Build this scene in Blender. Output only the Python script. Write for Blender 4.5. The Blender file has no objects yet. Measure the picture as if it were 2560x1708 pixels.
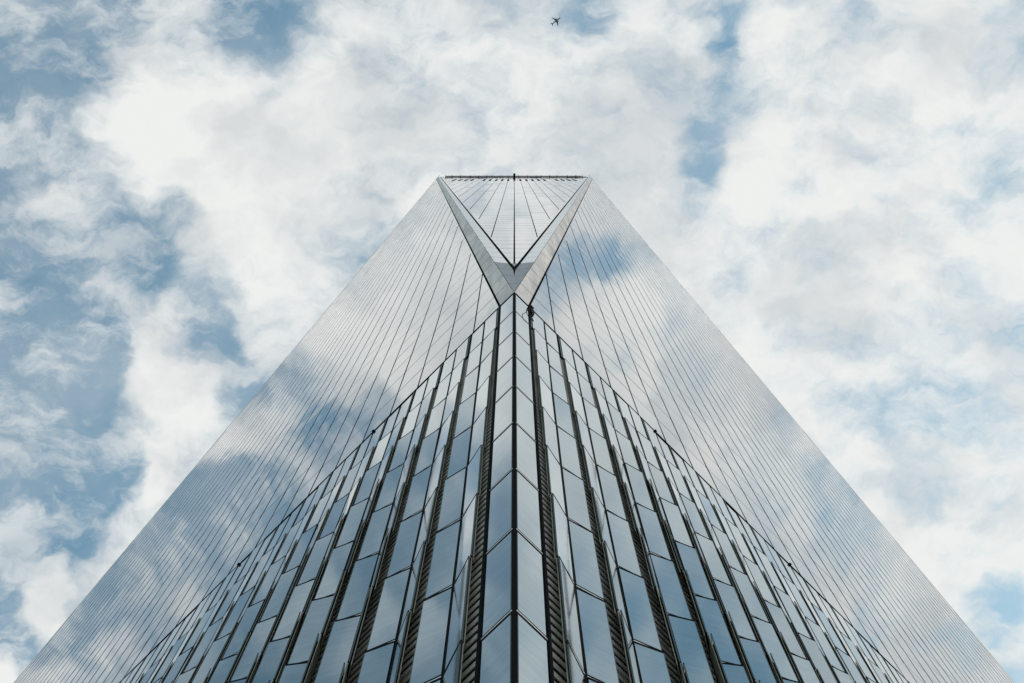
import bpy, math, random
from mathutils import Vector, Matrix
random.seed(7)
R2 = math.sqrt(2.0)
C = bpy.context.scene
COL = C.collection

# ------------------------------------------------------------------ camera
LENS_PX, PHI = 3647.0, 0.184            # focal length in photo pixels, tilt of the view axis off the zenith
cam_d = bpy.data.cameras.new('camera')
cam_d.sensor_width = 36.0
cam_d.lens = LENS_PX / 2560.0 * 36.0
cam_d.shift_x = -(1285.8 - 1280.0) / 2560.0
cam_d.clip_start = 0.1
cam_d.clip_end = 60000
cam = bpy.data.objects.new('camera', cam_d)
COL.objects.link(cam)
cam.location = (0, 0, 0)
cam.rotation_euler = (math.pi - PHI, 0, 0)
# camera looks up past the tower corner: image right = +X, image down = +Y (away)
fwd = Vector((0, math.sin(PHI), math.cos(PHI)))
up = Vector((0, -math.cos(PHI), math.sin(PHI)))
right = fwd.cross(up)
cam.matrix_world = Matrix((
    (right.x, up.x, -fwd.x, 0), (right.y, up.y, -fwd.y, 0), (right.z, up.z, -fwd.z, 0), (0, 0, 0, 1)))
C.camera = cam

def to_plane(px, py):
    """direction of a photo pixel as (x, y) on a sky layer one unit up"""
    X = (px - 1285.8) / LENS_PX
    Y = (py - 854.0) / LENS_PX
    z = math.cos(PHI) - Y * math.sin(PHI)
    return X / z, (math.sin(PHI) + Y * math.cos(PHI)) / z

# ------------------------------------------------------------------ view, sun, sky
C.view_settings.view_transform = 'Standard'
C.view_settings.look = 'None'
C.view_settings.exposure = 0.0
C.view_settings.gamma = 1.0
C.render.engine = 'CYCLES'
C.cycles.max_bounces = 6

SUN_EL, SUN_AZ = math.radians(36), math.radians(62)      # azimuth from +Y towards +X
sd = Vector((math.sin(SUN_AZ) * math.cos(SUN_EL), math.cos(SUN_AZ) * math.cos(SUN_EL), math.sin(SUN_EL)))
sun_d = bpy.data.lights.new('sun', 'SUN')
sun_d.energy = 2.2
sun_d.angle = math.radians(0.6)
sun_d.color = (1.0, 0.95, 0.87)
sun = bpy.data.objects.new('sun', sun_d)
COL.objects.link(sun)
sun.rotation_euler = (-sd).to_track_quat('-Z', 'Y').to_euler()

# openings (+) and thick patches (-) of the cloud layer: direction, radius, weight
BLOBS = [
 (215,35,80,1.0),(150,110,75,1.1),(165,165,55,.9),(30,100,45,.6),(80,275,60,.8),(120,305,70,.7),(110,365,50,.9),
 (180,400,45,.8),(235,455,60,.7),(10,450,60,.8),(60,610,75,1.1),(140,615,80,1.1),(245,605,55,.8),(340,600,60,.9),
 (385,640,62,1.0),(450,530,40,.9),(310,680,50,.5),(210,760,60,.6),(60,790,70,.5),(550,805,55,.9),(640,75,60,.7),
 (570,20,50,.7),(680,135,50,.4),(345,45,35,.6),(457,65,25,.6),(760,40,60,.4),(640,255,30,.5),(520,380,60,.35),
 (870,520,90,.35),
 (80,55,45,-1.),(95,100,35,-.9),(55,175,45,-.9),(60,370,45,-.8),(155,500,65,-.8),(35,560,25,-.6),(10,680,30,-.6),
 (200,700,70,-.3),(430,270,160,-.5),(400,420,110,-.5),(760,300,150,-.5),(640,540,130,-.5),
 (115,945,110,1.),(145,1060,130,1.1),(90,1175,110,.8),(190,1180,100,1.),(200,1310,90,.8),(40,1350,70,.7),
 (235,835,60,.7),(596,950,45,1.1),(608,1000,45,.9),(555,870,50,.7),(480,890,40,.4),(465,1130,25,.6),
 (10,1600,60,.9),(60,1640,50,.7),(35,1470,50,.6),
 (350,945,70,-.7),(250,990,45,-.8),(285,1090,40,-.8),(460,1050,90,-.6),(375,1215,70,-.8),(10,1160,40,-.9),
 (25,1230,35,-.8),(130,1510,75,-1.1),(280,1350,60,-.7),(20,1690,60,-1.),(10,1400,35,-.6),
 (1470,15,55,.8),(1380,60,80,.5),(1800,5,45,.65),(1798,90,35,.45),(1808,147,40,.5),(1840,235,60,.5),(1850,285,50,.5),
 (1732,272,50,.7),(1765,320,40,.7),(1750,390,42,1.1),(1765,440,35,.8),(1650,195,50,.45),(2150,10,40,.7),
 (2000,10,40,.4),(1815,700,45,.5),(2540,420,50,.55),(2222,495,45,.45),(2520,110,80,.4),(1923,626,40,.35),
 (2135,283,40,.3),(2545,820,50,.5),(1732,523,40,.4),(2020,637,40,.35),(1895,392,60,-.5),
 (2342,974,80,.34),(2310,1050,70,.28),(2284,1205,70,.26),(2463,1030,80,.26),(2515,1060,60,.28),(2486,1558,60,1.),
 (2545,1495,50,.9),(2540,1686,50,.7),(1936,870,40,.35),(2540,860,50,.5),
]
# patches met only in the mirror of the facades: (x, y, radius, weight) on the same layer
FAR_BLOBS = [
 (-.50,.10,.09,.7),(-.42,.05,.07,.5),(.47,.12,.05,.4),(-.10,-.14,.05,.35),(.09,-.12,.04,.5),
 (-.40,-.02,.06,.9),(-.39,.035,.02,-.5),(-.20,-.34,.20,1.3),(.18,-.38,.17,1.1),(-.33,-.28,.12,1.0),(-.36,-.46,.18,1.0),(.38,-.44,.14,.8),(0,-.56,.20,1.0),
 (-.30,-.20,.07,.5),(.30,-.22,.06,.35),(.40,-.04,.05,.3),(-.02,-.30,.05,-.35),(.10,-.27,.04,-.4),(-.24,-.25,.035,-.5),
]
def mirrored(px, py, r, w, s):
    x, y = to_plane(px, py)
    return (s * y, s * x, r / LENS_PX * 1.03, w)
FAR_BLOBS += [mirrored(*t, -1) for t in ((350,1380,90,1.1),(230,1520,60,1.0),(174,1590,50,.9),(120,1690,50,-.7),
              (480,1320,95,1.0),(590,1290,100,.9),(840,1060,55,.6),
              (347,1454,45,-.7),(450,1495,50,-.4),(260,1610,40,-.4),(560,1400,60,.5),(520,1600,60,-.2),(400,1600,50,.5))]
FAR_BLOBS += [mirrored(*t, 1) for t in ((2185,1570,50,.6),(2370,1610,50,.7),(2270,1680,50,-.4))]

def build_world():
    w = bpy.data.worlds.new('World')
    C.world = w
    w.use_nodes = True
    nt = w.node_tree
    nt.nodes.clear()
    N, L = nt.nodes.new, nt.links.new
    out = N('ShaderNodeOutputWorld'); bg = N('ShaderNodeBackground')
    L(bg.outputs[0], out.inputs[0])
    tc = N('ShaderNodeTexCoord')
    sep = N('ShaderNodeSeparateXYZ'); L(tc.outputs['Generated'], sep.inputs[0])
    mz = N('ShaderNodeMath'); mz.operation = 'MAXIMUM'; L(sep.outputs[2], mz.inputs[0]); mz.inputs[1].default_value = .12
    def m(op, a, b=None, c=None):
        n = N('ShaderNodeMath'); n.operation = op
        for i, v in enumerate((a, b, c)):
            if v is None: continue
            if isinstance(v, (int, float)): n.inputs[i].default_value = v
            else: L(v, n.inputs[i])
        return n.outputs[0]
    px = m('DIVIDE', sep.outputs[0], mz.outputs[0]); py = m('DIVIDE', sep.outputs[1], mz.outputs[0])
    P = N('ShaderNodeCombineXYZ'); L(px, P.inputs[0]); L(py, P.inputs[1])
    P = P.outputs[0]
    def noise(vec, scale, det, rough, off=(0, 0, 0), dist=0.0):
        mp = N('ShaderNodeMapping'); mp.inputs['Location'].default_value = off; L(vec, mp.inputs[0])
        n = N('ShaderNodeTexNoise'); n.inputs['Scale'].default_value = scale; n.inputs['Detail'].default_value = det
        n.inputs['Roughness'].default_value = rough; n.inputs['Distortion'].default_value = dist
        L(mp.outputs[0], n.inputs['Vector'])
        return n
    def vm(op, a, b):
        n = N('ShaderNodeVectorMath'); n.operation = op
        for i, v in enumerate((a, b)):
            if isinstance(v, tuple): n.inputs[i].default_value = v
            else: L(v, n.inputs[i])
        return n
    # wander the layer so that the patches get ragged outlines
    wn = noise(P, 9.0, 3, .55, (3.1, 1.7, .4))
    off = vm('SUBTRACT', wn.outputs['Color'], (.5, .5, .5)).outputs[0]
    sc = N('ShaderNodeVectorMath'); sc.operation = 'SCALE'; L(off, sc.inputs[0]); sc.inputs['Scale'].default_value = .05
    wn2 = noise(P, 34.0, 3, .6, (7.1, 2.7, 1.4))
    off2 = vm('SUBTRACT', wn2.outputs['Color'], (.5, .5, .5)).outputs[0]
    sc2 = N('ShaderNodeVectorMath'); sc2.operation = 'SCALE'; L(off2, sc2.inputs[0]); sc2.inputs['Scale'].default_value = .026
    PW = vm('ADD', vm('ADD', P, sc.outputs[0]).outputs[0], sc2.outputs[0]).outputs[0]
    total = None
    lst = [(*to_plane(x, y), r / LENS_PX * 1.03, a) for x, y, r, a in BLOBS] + FAR_BLOBS
    for x, y, r, a in lst:
        d = vm('DISTANCE', PW, (x, y, 0)).outputs['Value']
        mr = N('ShaderNodeMapRange'); mr.interpolation_type = 'SMOOTHSTEP'
        L(d, mr.inputs['Value'])
        mr.inputs['From Min'].default_value = 0; mr.inputs['From Max'].default_value = r * 2.25
        mr.inputs['To Min'].default_value = a; mr.inputs['To Max'].default_value = 0
        total = mr.outputs[0] if total is None else m('ADD', total, mr.outputs[0])
    # cloud texture: streaky layered noise
    stretch = N('ShaderNodeMapping'); stretch.inputs['Rotation'].default_value = (0, 0, math.radians(52))
    stretch.inputs['Scale'].default_value = (1.0, 1.45, 1.0); L(PW, stretch.inputs[0])
    n1 = noise(stretch.outputs[0], 7.0, 9, .56, (1.3, 4.4, .2), 0)
    n2 = noise(stretch.outputs[0], 24.0, 8, .60, (5.3, 2.4, 2.2), 0)
    v1 = m('MULTIPLY', m('SUBTRACT', n1.outputs[0], .5), 1.1)
    v2 = m('MULTIPLY', m('SUBTRACT', n2.outputs[0], .5), 2.1)
    tot = m('DIVIDE', m('MULTIPLY', total, 1.15), m('MULTIPLY_ADD', m('MAXIMUM', total, 0.0), .38, 1.0))
    side_ = m('MULTIPLY', m('MAXIMUM', m('MULTIPLY', px, -1.0), 0.0), 1.3)
    blue = m('ADD', m('ADD', m('ADD', m('MULTIPLY', tot, .98), .10), side_), m('ADD', v1, v2))
    mk = N('ShaderNodeMapRange'); mk.interpolation_type = 'SMOOTHSTEP'; L(blue, mk.inputs['Value'])
    mk.inputs['From Min'].default_value = -.20; mk.inputs['From Max'].default_value = 1.22
    veil = N('ShaderNodeMapRange'); L(n1.outputs[0], veil.inputs['Value'])
    veil.inputs['From Min'].default_value = .30; veil.inputs['From Max'].default_value = .66
    veil.inputs['To Min'].default_value = .72; veil.inputs['To Max'].default_value = 1.0
    st2 = N('ShaderNodeMapping'); st2.inputs['Rotation'].default_value = (0, 0, math.radians(58))
    st2.inputs['Scale'].default_value = (1.0, 1.9, 1.0); L(PW, st2.inputs[0])
    n5 = noise(st2.outputs[0], 15.0, 10, .64, (2.3, 8.4, 5.2), 0)
    ws = N('ShaderNodeMapRange'); ws.interpolation_type = 'SMOOTHSTEP'; L(n5.outputs[0], ws.inputs['Value'])
    ws.inputs['From Min'].default_value = .43; ws.inputs['From Max'].default_value = .66
    ws.inputs['To Min'].default_value = 1.0; ws.inputs['To Max'].default_value = .38
    gap = m('MULTIPLY', m('MULTIPLY', mk.outputs[0], veil.outputs[0]), ws.outputs[0])
    # clouds: bright tops, thinner greyer folds
    n3 = noise(stretch.outputs[0], 11.0, 7, .55, (9.3, 6.4, 3.2), 0)
    cr = N('ShaderNodeValToRGB'); L(n3.outputs[0], cr.inputs[0])
    cr.color_ramp.elements[0].position = .36; cr.color_ramp.elements[0].color = (6.8, 7.1, 7.2, 1)
    cr.color_ramp.elements[1].position = .56; cr.color_ramp.elements[1].color = (8.6, 8.75, 8.6, 1)
    sky = N('ShaderNodeTexSky'); sky.sky_type = 'NISHITA'; sky.sun_disc = False
    sky.sun_elevation = SUN_EL; sky.sun_rotation = SUN_AZ
    sky.air_density = 1.4; sky.dust_density = 0.8; sky.ozone_density = 1.0
    hs = vm('MULTIPLY', sky.outputs[0], SKY_TINT)
    mx = N('ShaderNodeMix'); mx.data_type = 'RGBA'
    L(gap, mx.inputs['Factor']); L(cr.outputs[0], mx.inputs[6]); L(hs.outputs[0], mx.inputs[7])
    L(mx.outputs[2], bg.inputs[0]); bg.inputs[1].default_value = .10
SKY_TINT = (1.50, 1.86, 1.60)         # summer haze between the clouds
build_world()

# ------------------------------------------------------------------ materials
def mat(name, col, rough=.5, metal=0.0, **k):
    mt = bpy.data.materials.new(name); mt.use_nodes = True
    b = mt.node_tree.nodes['Principled BSDF']
    b.inputs['Base Color'].default_value = (*col, 1)
    b.inputs['Roughness'].default_value = rough
    b.inputs['Metallic'].default_value = metal
    return mt
def dull(mt, v=.12):
    mt.node_tree.nodes['Principled BSDF'].inputs['Specular IOR Level'].default_value = v
    return mt
def vary(mt, scale, lo, hi, stretch=(1, 1, 1), detail=4, coord='Object'):
    """procedural tonal variation multiplied on the base colour"""
    nt = mt.node_tree; b = nt.nodes['Principled BSDF']; col = tuple(b.inputs['Base Color'].default_value)
    tc = nt.nodes.new('ShaderNodeTexCoord'); mp = nt.nodes.new('ShaderNodeMapping'); mp.inputs['Scale'].default_value = stretch
    n = nt.nodes.new('ShaderNodeTexNoise'); n.inputs['Scale'].default_value = scale; n.inputs['Detail'].default_value = detail
    r = nt.nodes.new('ShaderNodeMapRange'); r.inputs['From Min'].default_value = .3; r.inputs['From Max'].default_value = .7
    r.inputs['To Min'].default_value = lo; r.inputs['To Max'].default_value = hi
    v = nt.nodes.new('ShaderNodeVectorMath'); v.operation = 'SCALE'; v.inputs[0].default_value = col[:3]
    L = nt.links.new
    L(tc.outputs[coord], mp.inputs[0]); L(mp.outputs[0], n.inputs['Vector']); L(n.outputs[0], r.inputs['Value'])
    L(r.outputs[0], v.inputs['Scale']); L(v.outputs[0], b.inputs['Base Color'])
    return mt
def ripple(mt, scale, strength, stretch=(1, 1, 1), rot=(0, 0, 0), dist=.02):
    nt = mt.node_tree; b = nt.nodes['Principled BSDF']; L = nt.links.new
    tc = nt.nodes.new('ShaderNodeTexCoord'); mp = nt.nodes.new('ShaderNodeMapping'); mp.inputs['Scale'].default_value = stretch
    mp.inputs['Rotation'].default_value = rot
    n = nt.nodes.new('ShaderNodeTexNoise'); n.inputs['Scale'].default_value = scale; n.inputs['Detail'].default_value = 2
    bp = nt.nodes.new('ShaderNodeBump'); bp.inputs['Strength'].default_value = strength; bp.inputs['Distance'].default_value = dist
    L(tc.outputs['Object'], mp.inputs[0]); L(mp.outputs[0], n.inputs['Vector']); L(n.outputs[0], bp.inputs['Height'])
    L(bp.outputs[0], b.inputs['Normal'])
    return mt

M_GLASS = ripple(mat('tower_glass', (.30, .33, .35), .025, 1.0), .35, .16, dist=.02)
M_FIN = ripple(vary(mat('fin_glass', (.32, .405, .44), .07, 1.0), 5.0, .90, 1.08, (.25, .25, 1.6)), 2.0, .10, (1, 1, .35), dist=.01)
M_EDGE = dull(mat('fin_edge', (.07, .10, .10), .4))
M_DARK = dull(mat('dark_frame', (.010, .011, .012), .9), .03)
M_BLACK = dull(mat('shadow_gap', (.006, .006, .007), .9))
M_OLIVE = vary(dull(mat('fin_back_panel', (.33, .335, .295), .7)), 2.5, .75, 1.25)
M_SLAT = vary(dull(mat('louver_metal', (.52, .53, .50), .6)), 3.0, .75, 1.2, (1, 1, .3))
M_BRIGHT = mat('bright_steel', (.80, .77, .76), .35, .8)
M_STEEL = vary(mat('brushed_steel', (.80, .725, .67), .40, .5), 1.3, .58, 1.12, (1.2, 1.2, .12), 6)
M_STEEL2 = vary(mat('grey_steel', (.30, .32, .325), .42, .7), 1.6, .8, 1.15, (1.5, 1.5, .2), 5)
M_BANDSKY = mat('band_panel', (.50, .55, .57), .16, 1.0)  # upper band steel, its sky reflection put into a paler, bluer colour
M_ROOF = mat('roof_membrane', (.2, .2, .2), .8)
M_PAVE = vary(mat('plaza_stone', (.26, .25, .24), .8), .4, .8, 1.15)
M_PLANE = mat('aircraft_paint', (.035, .04, .05), .35)

# ------------------------------------------------------------------ mesh helper
class MB:
    def __init__(s): s.v = []; s.f = []; s.m = []
    def poly(s, pts, mi=0):
        b = len(s.v); s.v += [tuple(p) for p in pts]; s.f.append(tuple(range(b, b + len(pts)))); s.m.append(mi)
    def box(s, O, X, Y, Z, x0, x1, y0, y1, z0, z1, mi=0):
        b = len(s.v)
        for x in (x0, x1):
            for y in (y0, y1):
                for z in (z0, z1): s.v.append(tuple(O + X * x + Y * y + Z * z))
        for q in ((0, 1, 3, 2), (4, 6, 7, 5), (0, 4, 5, 1), (2, 3, 7, 6), (0, 2, 6, 4), (1, 5, 7, 3)):
            s.f.append(tuple(b + i for i in q)); s.m.append(mi)
    def mesh(s, name, mats):
        me = bpy.data.meshes.new(name); me.from_pydata(s.v, [], s.f)
        for mt in mats: me.materials.append(mt)
        me.polygons.foreach_set('material_index', s.m); me.update()
        return me
def link(name, me, parent=None, mw=None, **props):
    o = bpy.data.objects.new(name, me); COL.objects.link(o)
    if parent is not None:
        o.parent = parent
        o.matrix_parent_inverse = INV[parent.name]
    if mw is not None: o.matrix_basis = mw
    for k, v in props.items(): o[k] = v
    return o
INV = {}
X0, Y0, Z0 = Vector((1, 0, 0)), Vector((0, 1, 0)), Vector((0, 0, 1))
ORG = Vector((0, 0, 0))

# ------------------------------------------------------------------ the setting
GZ = -1.6
mb = MB(); mb.poly([(-6000, -6000, GZ), (6000, -6000, GZ), (6000, 6000, GZ), (-6000, 6000, GZ)])
link('ground', mb.mesh('ground', [M_PAVE]), kind='structure')

# ------------------------------------------------------------------ the tower
D, H, A, ZT = 8.191, 54.1, 61.836, 419.1
FL = 4.055
CX = Vector((0, D + A / R2, 0))
tower = bpy.data.objects.new('skyscraper', None); COL.objects.link(tower)
tower.location = (0, CX.y, GZ)
tower['label'] = 'tall mirror glass skyscraper with a steel edged inverted triangle above rows of angled glass fins'
tower['category'] = 'skyscraper'
INV['skyscraper'] = Matrix.Translation((0, -CX.y, -GZ))

def corner(q):            # four base corners, 0 = the one above the camera, then 1 = to the right, ...
    return [Vector((0, D, 0)), Vector((A / R2, D + A / R2, 0)), Vector((0, D + A * R2, 0)), Vector((-A / R2, D + A / R2, 0))][q % 4]
# a side: origin corner, direction along it, outward normal
def side(c, e): 
    n = Vector((e.y, -e.x, 0))
    if (c + n - CX).length < (c - n - CX).length: n = -n
    return c, e, n
SIDES = [side(corner(0), (corner(3) - corner(0)).normalized()),
         side(corner(0), (corner(1) - corner(0)).normalized()),
         side(corner(2), (corner(3) - corner(2)).normalized()),
         side(corner(2), (corner(1) - corner(2)).normalized())]

def proj(p):
    dep = p.y * math.sin(PHI) + p.z * math.cos(PHI)
    if dep < .5: return None
    return (1285.8 + LENS_PX * p.x / dep, 854 + LENS_PX * (p.y * math.cos(PHI) - p.z * math.sin(PHI)) / dep)
def screen_area(pts):
    q = [proj(p) for p in pts]
    if any(i is None for i in q): return 0
    cx = sum(i[0] for i in q) / len(q); cy = sum(i[1] for i in q) / len(q)
    if not (0 < cx < 2560 and 0 < cy < 1708): return 0
    return abs(sum(q[i][0] * q[(i + 1) % len(q)][1] - q[(i + 1) % len(q)][0] * q[i][1] for i in range(len(q)))) / 2

# dark structural core just behind the skin
INS = .16
def inset_pt(v, k): 
    w = v - CX; w.z = 0
    r = w.length
    return Vector((CX.x, CX.y, v.z)) + w * ((r - k) / r)
core = MB()
b8 = [inset_pt(corner(i) + Z0 * H, INS * R2) for i in range(4)]
t4 = [inset_pt((corner(i) + corner(i + 1)) / 2 + Z0 * (ZT - .3), INS) for i in range(4)]
for i in range(4):
    core.poly([b8[i], b8[(i + 1) % 4], t4[i]])
    core.poly([b8[i], t4[i], t4[(i - 1) % 4]])
core.poly(t4)
pin = [inset_pt(corner(i), .42 * R2) for i in range(4)]
for i in range(4):
    a, b = pin[i], pin[(i + 1) % 4]
    core.poly([a + Z0 * GZ, b + Z0 * GZ, b + Z0 * (H - .05), a + Z0 * (H - .05)])
core.poly([p + Z0 * (H - .05) for p in pin])
link('building_core', core.mesh('building_core', [M_BLACK]), tower)

# ---- clipping of panes against the slanted edges
def clip(poly, a, b, c):          # keep a*u + b*z <= c
    out = []
    for i in range(len(poly)):
        p, q = poly[i], poly[(i + 1) % len(poly)]
        dp, dq = a * p[0] + b * p[1] - c, a * q[0] + b * q[1] - c
        if dp <= 0: out.append(p)
        if (dp < 0 < dq) or (dq < 0 < dp):
            t = dp / (dp - dq); out.append((p[0] + t * (q[0] - p[0]), p[1] + t * (q[1] - p[1])))
    return out
KU = (A / 2) / (ZT - H)           # how far the side triangle's edge leans in per metre up
BAND = .72; GUT = .10
PITCH = 1.5125
panes = []                        # (area on screen, polygon in 3-D, normal)
frames = {}
def pane3(face, poly2, mapf, n, jit):
    pts = [mapf(*p) for p in poly2]
    c = sum(pts, Vector()) / len(pts)
    # every sheet of glass hangs a hair differently
    tx, ty = random.gauss(0, jit), random.gauss(0, jit)
    ex = (pts[1] - pts[0]).normalized(); ey = n.cross(ex)
    pts = [p + n * (tx * (p - c).dot(ex) + ty * (p - c).dot(ey)) for p in pts]
    panes.append((screen_area(pts) if face < 3 else 0, pts))

for fi, (c0, e, n) in enumerate(SIDES):
    mp = lambda u, z, c0=c0, e=e: Vector(c0) + e * u + Z0 * z
    face = fi if fi < 2 else 9
    for k in range(90):
        za, zb = H + FL * k + .048, H + FL * (k + 1) - .048
        us = []
        for j in range(-20, 21):
            uj = A / 2 + PITCH * j
            near = min(uj, A - uj)
            x = ((near - BAND) / KU) / FL
            if k <= math.floor(x - 1.2): us.append(uj)
        ul = KU * (za - H) + BAND + GUT; ur = A - ul
        if ul >= ur - .1: continue
        edges = [ul] + [u for u in us if ul < u < ur] + [ur]
        for a, b in zip(edges[:-1], edges[1:]):
            a2 = a + (.0 if a == ul else .022); b2 = b - (.0 if b == ur else .022)
            if b2 - a2 < .05: continue
            poly = [(a2, za), (b2, za), (b2, zb), (a2, zb)]
            poly = clip(poly, -1, KU, KU * H - BAND - GUT)
            poly = clip(poly, 1, KU, A - BAND - GUT + KU * H)
            if len(poly) >= 3: pane3(face, poly, mp, n, .0010)

    fr = MB()
    for j in range(-20, 21):
        uj = A / 2 + PITCH * j
        k = math.floor(((min(uj, A - uj) - BAND) / KU) / FL - 1.2)
        if k < 0: continue
        fr.box(Vector(c0), e, n, Z0, uj - .027, uj + .027, -.10, .008, H + .02, H + FL * (k + 1), 0)
    link('facade_mullions', fr.mesh('facade_mullions', [M_DARK]), tower)

# ---- the leaning inverted triangles; four, the first faces the camera
HX = A / 2 / R2                   # half width at the top and how far it leans back
KX = HX / (ZT - H)
GUT2 = .155
IB, REC = .67, .07                # width of the inner steel band, how deep it folds in
def chamfer_frame(q):
    c = corner(q); inn = (CX - c); inn.z = 0; inn.normalize()
    lat = Vector((-inn.y, inn.x, 0))
    return c, inn, lat
for q in range(4):
    c, inn, lat = chamfer_frame(q)
    mp = lambda x, z, c=c, inn=inn, lat=lat, r=REC: c + lat * x + inn * (KX * (z - H) + r) + Z0 * z
    n = (-inn * 1.0 + Z0 * KX).normalized()
    for k in range(4, 90):
        za, zb = H + FL * k + .065, H + FL * (k + 1) - .065
        hw = KX * (zb - H) - IB - GUT2
        if hw < .1: continue
        us = []
        for j in range(-14, 15):
            xj = 1.503 * j
            x = (abs(xj) + IB) / KX / FL
            if j == 0 or k >= math.ceil(x + .9): us.append(xj)
        edges = [-hw] + [u for u in us if abs(u) < hw - .05] + [hw]
        for a, b in zip(edges[:-1], edges[1:]):
            ga = .045 if abs(a) < .01 else .034; gb = .045 if abs(b) < .01 else .034
            a2 = a + (0 if a == -hw else ga); b2 = b - (0 if b == hw else gb)
            poly = [(a2, za), (b2, za), (b2, zb), (a2, zb)]
            s = KX * H + IB + GUT2
            poly = clip(poly, 1, -KX, -s)
            poly = clip(poly, -1, -KX, -s)
            if len(poly) >= 3: pane3(2 if q == 0 else 9, poly, mp, n, .0010)

panes.sort(key=lambda t: -t[0])
TH = .012
def pane_mesh(lst, name):
    m_ = MB()
    for _, pts in lst: m_.poly(pts, 0)
    return m_.mesh(name, [M_GLASS])
for a_, pts in panes[:100]:
    link('window_pane', pane_mesh([(0, pts)], 'window_pane'), tower)
link('window_panes', pane_mesh(panes[100:], 'window_panes'), tower, kind='stuff')

# ---- steel bands along the edges of the inverted triangles
def band_strip(c, e, n, mirror):
    """outer band lying in a side face: from the ridge to the dark gutter"""
    m_ = MB()
    mp = lambda u, z, o=0.0: Vector(c) + e * ((A - u) if mirror else u) + Z0 * z + n * o
    for k in range(90):
        za, zb = H + FL * k + .05, H + FL * (k + 1) - .05
        ua, ub = KU * (za - H), KU * (zb - H)
        m_.poly([mp(ua + .01, za, .006), mp(ua + BAND, za, .006), mp(ub + BAND, zb, .006), mp(ub + .01, zb, .006)])
        # returned edge at the gutter
        m_.poly([mp(ua + BAND, za, .006), mp(ua + BAND, za, -.12), mp(ub + BAND, zb, -.12), mp(ub + BAND, zb, .006)], 0)
    return m_.mesh('edge_band', [M_STEEL])
for fi, (c0, e, n) in enumerate(SIDES):
    for mirror in (False, True):
        link('edge_band', band_strip(c0, e, n, mirror), tower)
def inner_band(q):
    c, inn, lat = chamfer_frame(q)
    objs = []
    for part in ('steel', 'glass'):  # second set: the upper steel panels, coloured for the sky they reflect
        m_ = MB()
        rng = range(0, 4) if part == 'steel' else range(4, 90)
        for s in (-1, 1):
            for k in rng:
                za, zb = H + FL * k + .045, H + FL * (k + 1) - .045
                def P(z, w):      # w: how far in from the ridge
                    hw = KX * (z - H)
                    x = max(hw - w, 0); w2 = hw - x
                    return c + lat * (s * x) + inn * (KX * (z - H) + REC * w2 / IB) + Z0 * z
                m_.poly([P(za, .01), P(zb, .01), P(zb, IB), P(za, IB)])
        objs.append(m_.mesh('inner_band', [M_STEEL2 if part == 'steel' else M_BANDSKY]))
    # the grey tile that closes the tip of the V
    m_ = MB()
    za = H + (IB + GUT2 + .02) / KX; zb = H + FL * 4 - .03
    w = KX * (zb - H) - IB - GUT2
    B = lambda x, z: c + lat * x + inn * (KX * (z - H) + REC) + Z0 * z
    m_.poly([B(0, za), B(w, zb), B(-w, zb)])
    objs.append(m_.mesh('tip_panel', [M_STEEL2]))
    return objs
for q in range(4):
    a_, b_, c_ = inner_band(q)
    link('inner_band', a_, tower); link('inner_band', b_, tower); link('tip_panel', c_, tower)

# ---- roof edge: maintenance rail, brackets, cradle box, vents
roof = MB()
rt = [inset_pt((corner(i) + corner(i + 1)) / 2 + Z0 * ZT, .05) for i in range(4)]
roof.poly(rt)
link('roof', roof.mesh('roof', [M_ROOF]), tower)
c, inn, lat = chamfer_frame(0)
TE = c + inn * HX + Z0 * ZT       # middle of the top edge above the camera
CS = 450 / 2350 / LENS_PX * 414
rail = MB()
hwid = 19.9
rail.box(TE, lat, -inn, Z0, -hwid + .7, hwid - .4, .02, .20, -.55, .35)
rail.box(TE, lat, -inn, Z0, -hwid + .9, hwid - .5, .28, .33, 1.0, 1.08)
rail.box(TE, lat, -inn, Z0, -hwid - .7, -hwid + .7, .03, .11, -.3, 0)
link('roof_rail', rail.mesh('roof_rail', [M_DARK]), tower)
for cx_ in (270, 355, 465, 593, 705, 812, 882, 993, 1090, 1228, 1350, 1462, 1530, 1638, 1736, 1872, 1985, 2070):
    x = (cx_ - 1175) * CS
    s = 1 if lat.x > 0 else -1
    br = MB()
    br.box(TE, lat, -inn, Z0, s * x - .05, s * x + .05, -.05, .40, -1.2, 1.2)
    link('rail_bracket', br.mesh('rail_bracket', [M_DARK]), tower)
cr = MB()
cr.box(TE, lat, -inn, Z0, -.32, .32, .2, .95, -2.4, .6)
cr.box(TE, lat, -inn, Z0, -.22, .22, -.5, .2, -2.2, -.6)
link('maintenance_cradle', cr.mesh('maintenance_cradle', [M_DARK]), tower)
nrm = (-inn * 1.0 + Z0 * KX).normalized()
for j in (1, 2, 3, 4, 5, 7, 8, 9, 10):
    for s in (-1, 1):
        x = s * (1.47 * j)
        vb = MB()
        O = c + lat * x + inn * (KX * (350 - H) + REC) + Z0 * 350
        ax = (inn * KX + Z0).normalized()
        vb.box(O, lat, nrm, ax, -.24, .24, .0, .05, -4, 19)
        link('vent_slot', vb.mesh('vent_slot', [M_BLACK]), tower)

# ------------------------------------------------------------------ the podium
RH = 4.085
ROWS = 14
GAP0, PIT, HNG = .8175, 1.505, 1.57
R_ROW = [0, .06, .12, .20, .255,  .32, .385, .45, .48, .50, .50, .42, .42, .42]
M_MOD = [.44, .58, .85]
def swing(m_, r): return R_ROW[r] * (M_MOD[min(m_, 39 - m_)] if min(m_, 39 - m_) < 3 else 1.0)

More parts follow.
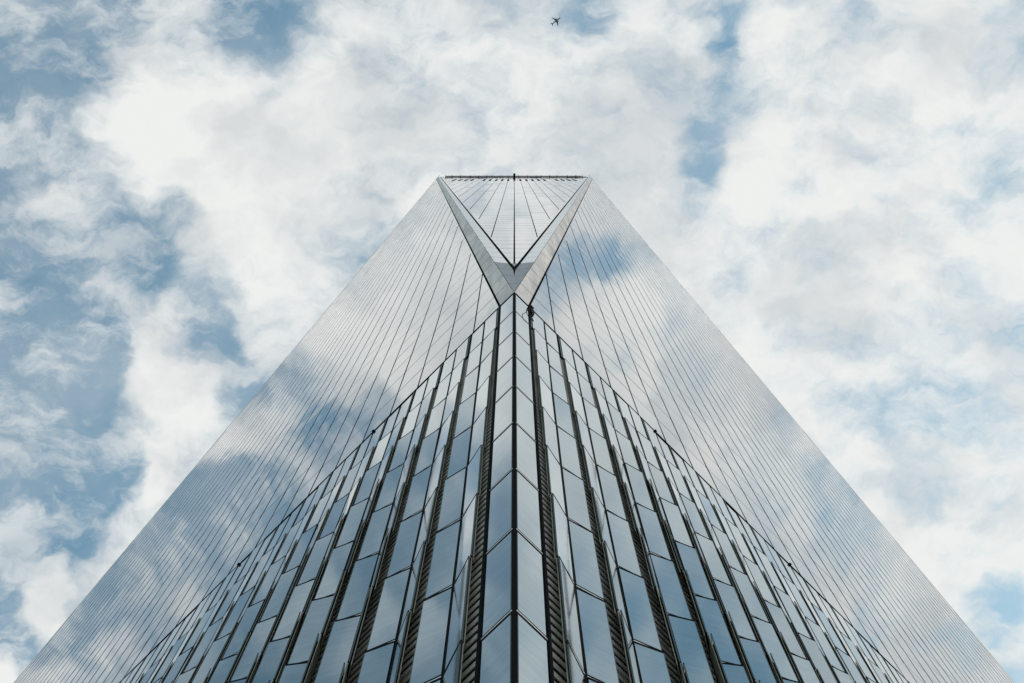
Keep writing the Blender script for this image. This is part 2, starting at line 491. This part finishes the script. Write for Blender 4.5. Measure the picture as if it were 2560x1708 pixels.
def leaf_mb(sg, w):
    """one glass fin in its own frame: x along the fin from the hinge, y outward, z up"""
    a = MB(); b = MB()
    def bx(t, x0, x1, *r): t.box(ORG, X0, Y0, Z0, *(sorted((sg * x0, sg * x1))), *r)
    h = RH
    bx(a, .045, w - .012, -.02, 0, .085, h - .045, 0)       # glass
    bx(a, w - .012, w, -.025, .003, .06, h - .02, 1)        # pale edge
    bx(a, .045, w, -.022, .006, .045, .115, 2)               # dark rims
    bx(a, .045, w, -.022, .004, h - .075, h + .004, 2)
    bx(a, .035, w - .01, -.012, .006, .006, .044, 3)        # bright strip under the pane
    bx(b, .07, w - .012, -.075, -.06, .0, h + .03, 0)       # back panel
    bx(b, w - .15, w - .13, -.06, -.022, 0, h - .3, 1)      # dark web between pane and back
    bx(b, .07, w - .15, -.06, -.022, 0.0, .03, 1)
    return a, b
LEAF_M = [M_FIN, M_EDGE, M_DARK, M_BRIGHT]
BACK_M = [M_OLIVE, M_DARK]
variants = {}
for sg in (1, -1):
    for w in (.63, .655):
        a, b = leaf_mb(sg, w)
        variants[sg, w] = (a, b, a.mesh('glass_fin', LEAF_M), b.mesh('fin_back', BACK_M))

leaves = []
for fi, (c0, e, n) in enumerate(SIDES):
    for m_ in range(40):
        for r in range(ROWS):
            zb = H - RH * (r + 1)
            if zb < GZ - 4: continue
            o = swing(m_, r)
            w = .655 if r == 0 else .63
            be = math.asin(min(o / w, .9))
            # rest of the hand-set look: no two fins hang quite alike
            for sgn in (1, -1):
                bb = be + random.gauss(0, .003)
                Dv = e * (sgn * math.cos(bb)) + n * math.sin(bb)
                Nv = n * math.cos(bb) - e * (sgn * math.sin(bb))
                if Dv.cross(Nv).z > 0: key, Xa = (1, w), Dv
                else: key, Xa = (-1, w), -Dv
                O = c0 + e * (HNG + PIT * m_) + Z0 * zb
                tilt = random.gauss(0, .002)
                Za = (Z0 + Nv * tilt).normalized()
                Ya = Za.cross(Xa).normalized()
                mw = Matrix(((Xa.x, Ya.x, Za.x, O.x), (Xa.y, Ya.y, Za.y, O.y), (Xa.z, Ya.z, Za.z, O.z), (0, 0, 0, 1)))
                ar = 0
                if fi < 2:
                    q = [O, O + Dv * w, O + Dv * w + Z0 * RH, O + Z0 * RH]
                    ar = screen_area(q)
                leaves.append((ar, fi, key, mw))
leaves.sort(key=lambda t: -t[0])
for ar, fi, key, mw in leaves[:100]:
    a, b, ma, mbk = variants[key]
    o = link('glass_fin', ma, tower, mw)
    ob = bpy.data.objects.new('fin_back', mbk); COL.objects.link(ob); ob.parent = o
rest = MB()
for ar, fi, key, mw in leaves[100:]:
    a, b, _, _ = variants[key]
    for src, mo in ((a, 0), (b, 4)):
        if fi > 1 and mo == 4: continue
        base = len(rest.v)
        rest.v += [tuple(mw @ Vector(p)) for p in src.v]
        rest.f += [tuple(base + i for i in f) for f in src.f]
        rest.m += [i + mo for i in src.m]
link('glass_fins', rest.mesh('glass_fins', LEAF_M + BACK_M), tower, kind='stuff')

# louvers behind the gaps between the fin pairs
lv = MB()
zt = H - RH - .02
SL = RH / 11
for i in range(int((zt - GZ) / SL)):
    z = zt - SL * i
    extra = .0
    if i % 11 == 0: extra = -.07
    lv.box(ORG, X0, Y0, Z0, -.72, .72, -.085, -.065, z - .20, z + extra * .5, 0)
    if i % 11 == 5: lv.box(ORG, X0, Y0, Z0, -.72, .72, -.085, -.07, z - .29, z - .26, 0)
lv_me = lv.mesh('louver_screen', [M_SLAT, M_DARK])
hp = MB()
hp.box(ORG, X0, Y0, Z0, -.042, .042, -.22, .004, GZ, H - .06, 0)
hp_me = hp.mesh('hinge_post', [M_DARK])
gp = MB()
gp.box(ORG, X0, Y0, Z0, -.083, .083, -.10, -.012, H - RH, H - .06, 0)
gp.box(ORG, X0, Y0, Z0, -.02, .02, -.012, .008, H - RH, H - .06, 1)
gp_me = gp.mesh('gap_post', [M_DARK, M_EDGE])
def face_matrix(fi, u):
    c0, e, n = SIDES[fi]
    X = e if e.cross(n).z > 0 else -e
    O = c0 + e * u
    return Matrix(((X.x, n.x, 0, O.x), (X.y, n.y, 0, O.y), (0, 0, 1, 0), (0, 0, 0, 1)))
for fi in range(2):
    for m_ in range(40):
        link('hinge_post', hp_me, tower, face_matrix(fi, HNG + PIT * m_))
    for m_ in range(41):
        if 0 < m_ < 40:
            link('louver_screen', lv_me, tower, face_matrix(fi, GAP0 + PIT * m_))
        link('gap_post', gp_me, tower, face_matrix(fi, GAP0 + PIT * m_ + .035))
    # first strip beside the corner panel is narrower on the corner side
    e0 = MB()
    for i in range(int((zt - GZ) / SL)):
        z = zt - SL * i
        e0.box(ORG, X0, Y0, Z0, -.02, .72, -.085, -.065, z - .20, z, 0)
    Mx = face_matrix(fi, GAP0)
    if fi == 1:
        e0 = MB()
        for i in range(int((zt - GZ) / SL)):
            z = zt - SL * i
            e0.box(ORG, X0, Y0, Z0, -.72, .02, -.085, -.065, z - .20, z, 0)
    link('louver_screen', e0.mesh('louver_screen', [M_SLAT]), tower, Mx)
    # edge post between the corner panel and the first strip
    c0, e, n = SIDES[fi]
    ep = MB()
    ep.box(c0, e, n, Z0, .735, .792, -.30, .03, GZ, H - .06, 0)
    ep.box(c0, e, n, Z0, .792, .806, -.16, .02, GZ, H - .06, 1)
    ep.box(c0, e, n, Z0, .806, .83, -.16, -.01, GZ, H - .06, 0)
    link('edge_post', ep.mesh('edge_post', [M_DARK, M_EDGE]), tower)
    # flat corner panels
    for r in range(ROWS):
        zb = H - RH * (r + 1)
        cp = MB()
        t = random.gauss(0, .002)
        cp.box(c0, e, (n + Z0 * t).normalized(), Z0, .075, .733, -.03, 0, zb + .085, zb + RH - .06, 0)
        tb = MB()
        tb.box(c0, e, n, Z0, .06, .735, -.03, .004, zb + .05, zb + .115, 0)
        tb.box(c0, e, n, Z0, .05, .735, -.02, .008, zb + .004, zb + .046, 1)
        hb = MB()
        hb.box(c0, e, n, Z0, .06, .735, -.03, .004, zb + RH - .075, zb + RH, 0)
        o = link('corner_pane', cp.mesh('corner_pane', [M_FIN]), tower)
        for nm, me_ in (('transom', tb.mesh('transom', [M_DARK, M_BRIGHT])), ('head_rail', hb.mesh('head_rail', [M_DARK]))):
            ob = bpy.data.objects.new(nm, me_); COL.objects.link(ob); ob.parent = o
    # coping between podium and shaft, with small light fittings
    cop = MB()
    cop.box(c0, e, n, Z0, .07, A - .07, -.2, .022, H - .06, H + .015, 0)
    link('podium_coping', cop.mesh('podium_coping', [M_DARK]), tower)
    for m_ in range(1, 40):
        if m_ % 5 == 4:
            lf = MB()
            u = HNG + PIT * m_
            lf.box(c0, e, n, Z0, u - .05, u + .05, .022, .07, H - .05, H + .03, 0)
            lf.box(c0, e, n, Z0, u - .02, u + .02, .03, .06, H - .12, H - .05, 0)
            link('light_fitting', lf.mesh('light_fitting', [M_DARK]), tower)
# corner post
po = MB()
c0 = corner(0)
Xl, Yl = Vector((1, 0, 0)), Vector((0, 1, 0))
po.box(c0, Xl, Yl, Z0, -.045, .045, .035, .3, GZ, H - .02, 0)
po.box(c0, Xl, Yl, Z0, -.062, -.045, .05, .3, GZ, H - .03, 1)
po.box(c0, Xl, Yl, Z0, .045, .062, .05, .3, GZ, H - .03, 1)
for r in range(ROWS):
    zb = H - RH * (r + 1)
    po.box(c0, Xl, Yl, Z0, -.05, .05, .03, .2, zb - .16, zb - .12, 2)
link('corner_post', po.mesh('corner_post', [M_DARK, M_EDGE, M_BLACK]), tower)

# loose cable and clamp at the top of the first strip on the right
cu = bpy.data.curves.new('cable', 'CURVE'); cu.dimensions = '3D'; cu.bevel_depth = .012
sp = cu.splines.new('BEZIER')
c0, e, n = SIDES[1]
pts = [(.80, H - .2, .05), (.70, H - 1.2, .10), (.52, H - 2.9, .10), (.66, H - 3.3, .10), (.82, H - 2.2, .06), (.84, H - .9, .05)]
sp.bezier_points.add(len(pts) - 1)
for bp_, (u, z, o) in zip(sp.bezier_points, pts):
    bp_.co = c0 + e * u + n * o + Z0 * z; bp_.handle_left_type = bp_.handle_right_type = 'AUTO'
tmp = bpy.data.objects.new('cable_curve', cu); COL.objects.link(tmp)
dg = bpy.context.evaluated_depsgraph_get()
me = bpy.data.meshes.new_from_object(tmp.evaluated_get(dg)); me.materials.clear(); me.materials.append(M_BLACK)
bpy.data.objects.remove(tmp)
link('cable', me, tower)
cl = MB()
cl.box(c0, e, n, Z0, .76, .92, .02, .11, H - .35, H + .04)
cl.box(c0, e, n, Z0, .80, .97, .02, .08, H - 1.3, H - .35)
cl.box(c0, e, n, Z0, .84, .90, .02, .09, H - 2.0, H - 1.3)
link('cable_clamp', cl.mesh('cable_clamp', [M_BLACK]), tower)

# ------------------------------------------------------------------ the airliner
ALT = 5000.0
def sky_at(px, py, z=ALT):
    x, y = to_plane(px, py); return Vector((x * z, y * z, z))
nose, tail = sky_at(1401.2, 44.2), sky_at(1379.6, 61.0)
ctr = (nose + tail) / 2
hd = (nose - tail); LN = hd.length; hd.normalize()
air = bpy.data.objects.new('airliner', None); COL.objects.link(air)
air.location = ctr
air.rotation_euler = (0, 0, math.atan2(hd.y, hd.x))
air['label'] = 'small dark silhouette of an airliner crossing the clouds above the tower'
air['category'] = 'airplane'
def air_part(name, mb_, parent=air):
    o = bpy.data.objects.new(name, mb_.mesh(name, [M_PLANE])); COL.objects.link(o); o.parent = parent
    for p in o.data.polygons: p.use_smooth = True
    return o
def lathe(prof, y=0, z=0, seg=16):
    m_ = MB()
    for i in range(len(prof) - 1):
        for s in range(seg):
            a0, a1 = 2 * math.pi * s / seg, 2 * math.pi * (s + 1) / seg
            P = lambda pr, a: (pr[0], y + pr[1] * math.cos(a), z + (pr[2] if len(pr) > 2 else 0) + pr[1] * math.sin(a))
            m_.poly([P(prof[i], a0), P(prof[i], a1), P(prof[i + 1], a1), P(prof[i + 1], a0)])
    return m_
def wing(root, tip, cr_, ct, th, z0, z1):
    """swept wing panel: root/tip leading-edge points (x, y), chords, thickness"""
    m_ = MB()
    def sec(le, ch, z, t):
        return [(le[0], le[1], z), (le[0] - ch * .3, le[1], z + t / 2), (le[0] - ch, le[1], z), (le[0] - ch * .3, le[1], z - t / 2)]
    a, b = sec(root, cr_, z0, th), sec(tip, ct, z1, th * .4)
    for i in range(4):
        j = (i + 1) % 4
        m_.poly([a[i], a[j], b[j], b[i]])
    m_.poly(a); m_.poly(b)
    return m_
h = LN / 2
air_part('fuselage', lathe([(h, .05, -.3), (h * .97, .9, -.2), (h * .9, 1.6, -.1), (h * .78, 1.98), (-h * .35, 1.98), (-h * .7, 1.4, .35), (-h * .95, .5, .9), (-h, .1, 1.0)]))
for s in (1, -1):
    air_part('wing', wing((h * .30, s * 1.5), (-h * .22, s * 17.2), 6.6, 1.7, .8, -.9, .6))
    air_part('tailplane', wing((-h * .76, s * .6), (-h * 1.02, s * 6.6), 3.8, 1.5, .4, .9, 1.2))
    e_ = air_part('engine', lathe([(h * .36, 1.0), (h * .34, 1.15), (h * .2, 1.15), (h * .08, .7), (h * .05, .2)], y=s * 5.8, z=-2.2))
tf = MB()
pr = [(-h * .66, .8), (-h * .93, 7.0), (-h * 1.03, 7.0), (-h * .98, .9)]
for y in (-.15, .15): tf.poly([(x, y, z) for x, z in pr])
for i in range(4):
    j = (i + 1) % 4
    tf.poly([(pr[i][0], -.15, pr[i][1]), (pr[j][0], -.15, pr[j][1]), (pr[j][0], .15, pr[j][1]), (pr[i][0], .15, pr[i][1])])
air_part('tail_fin', tf)
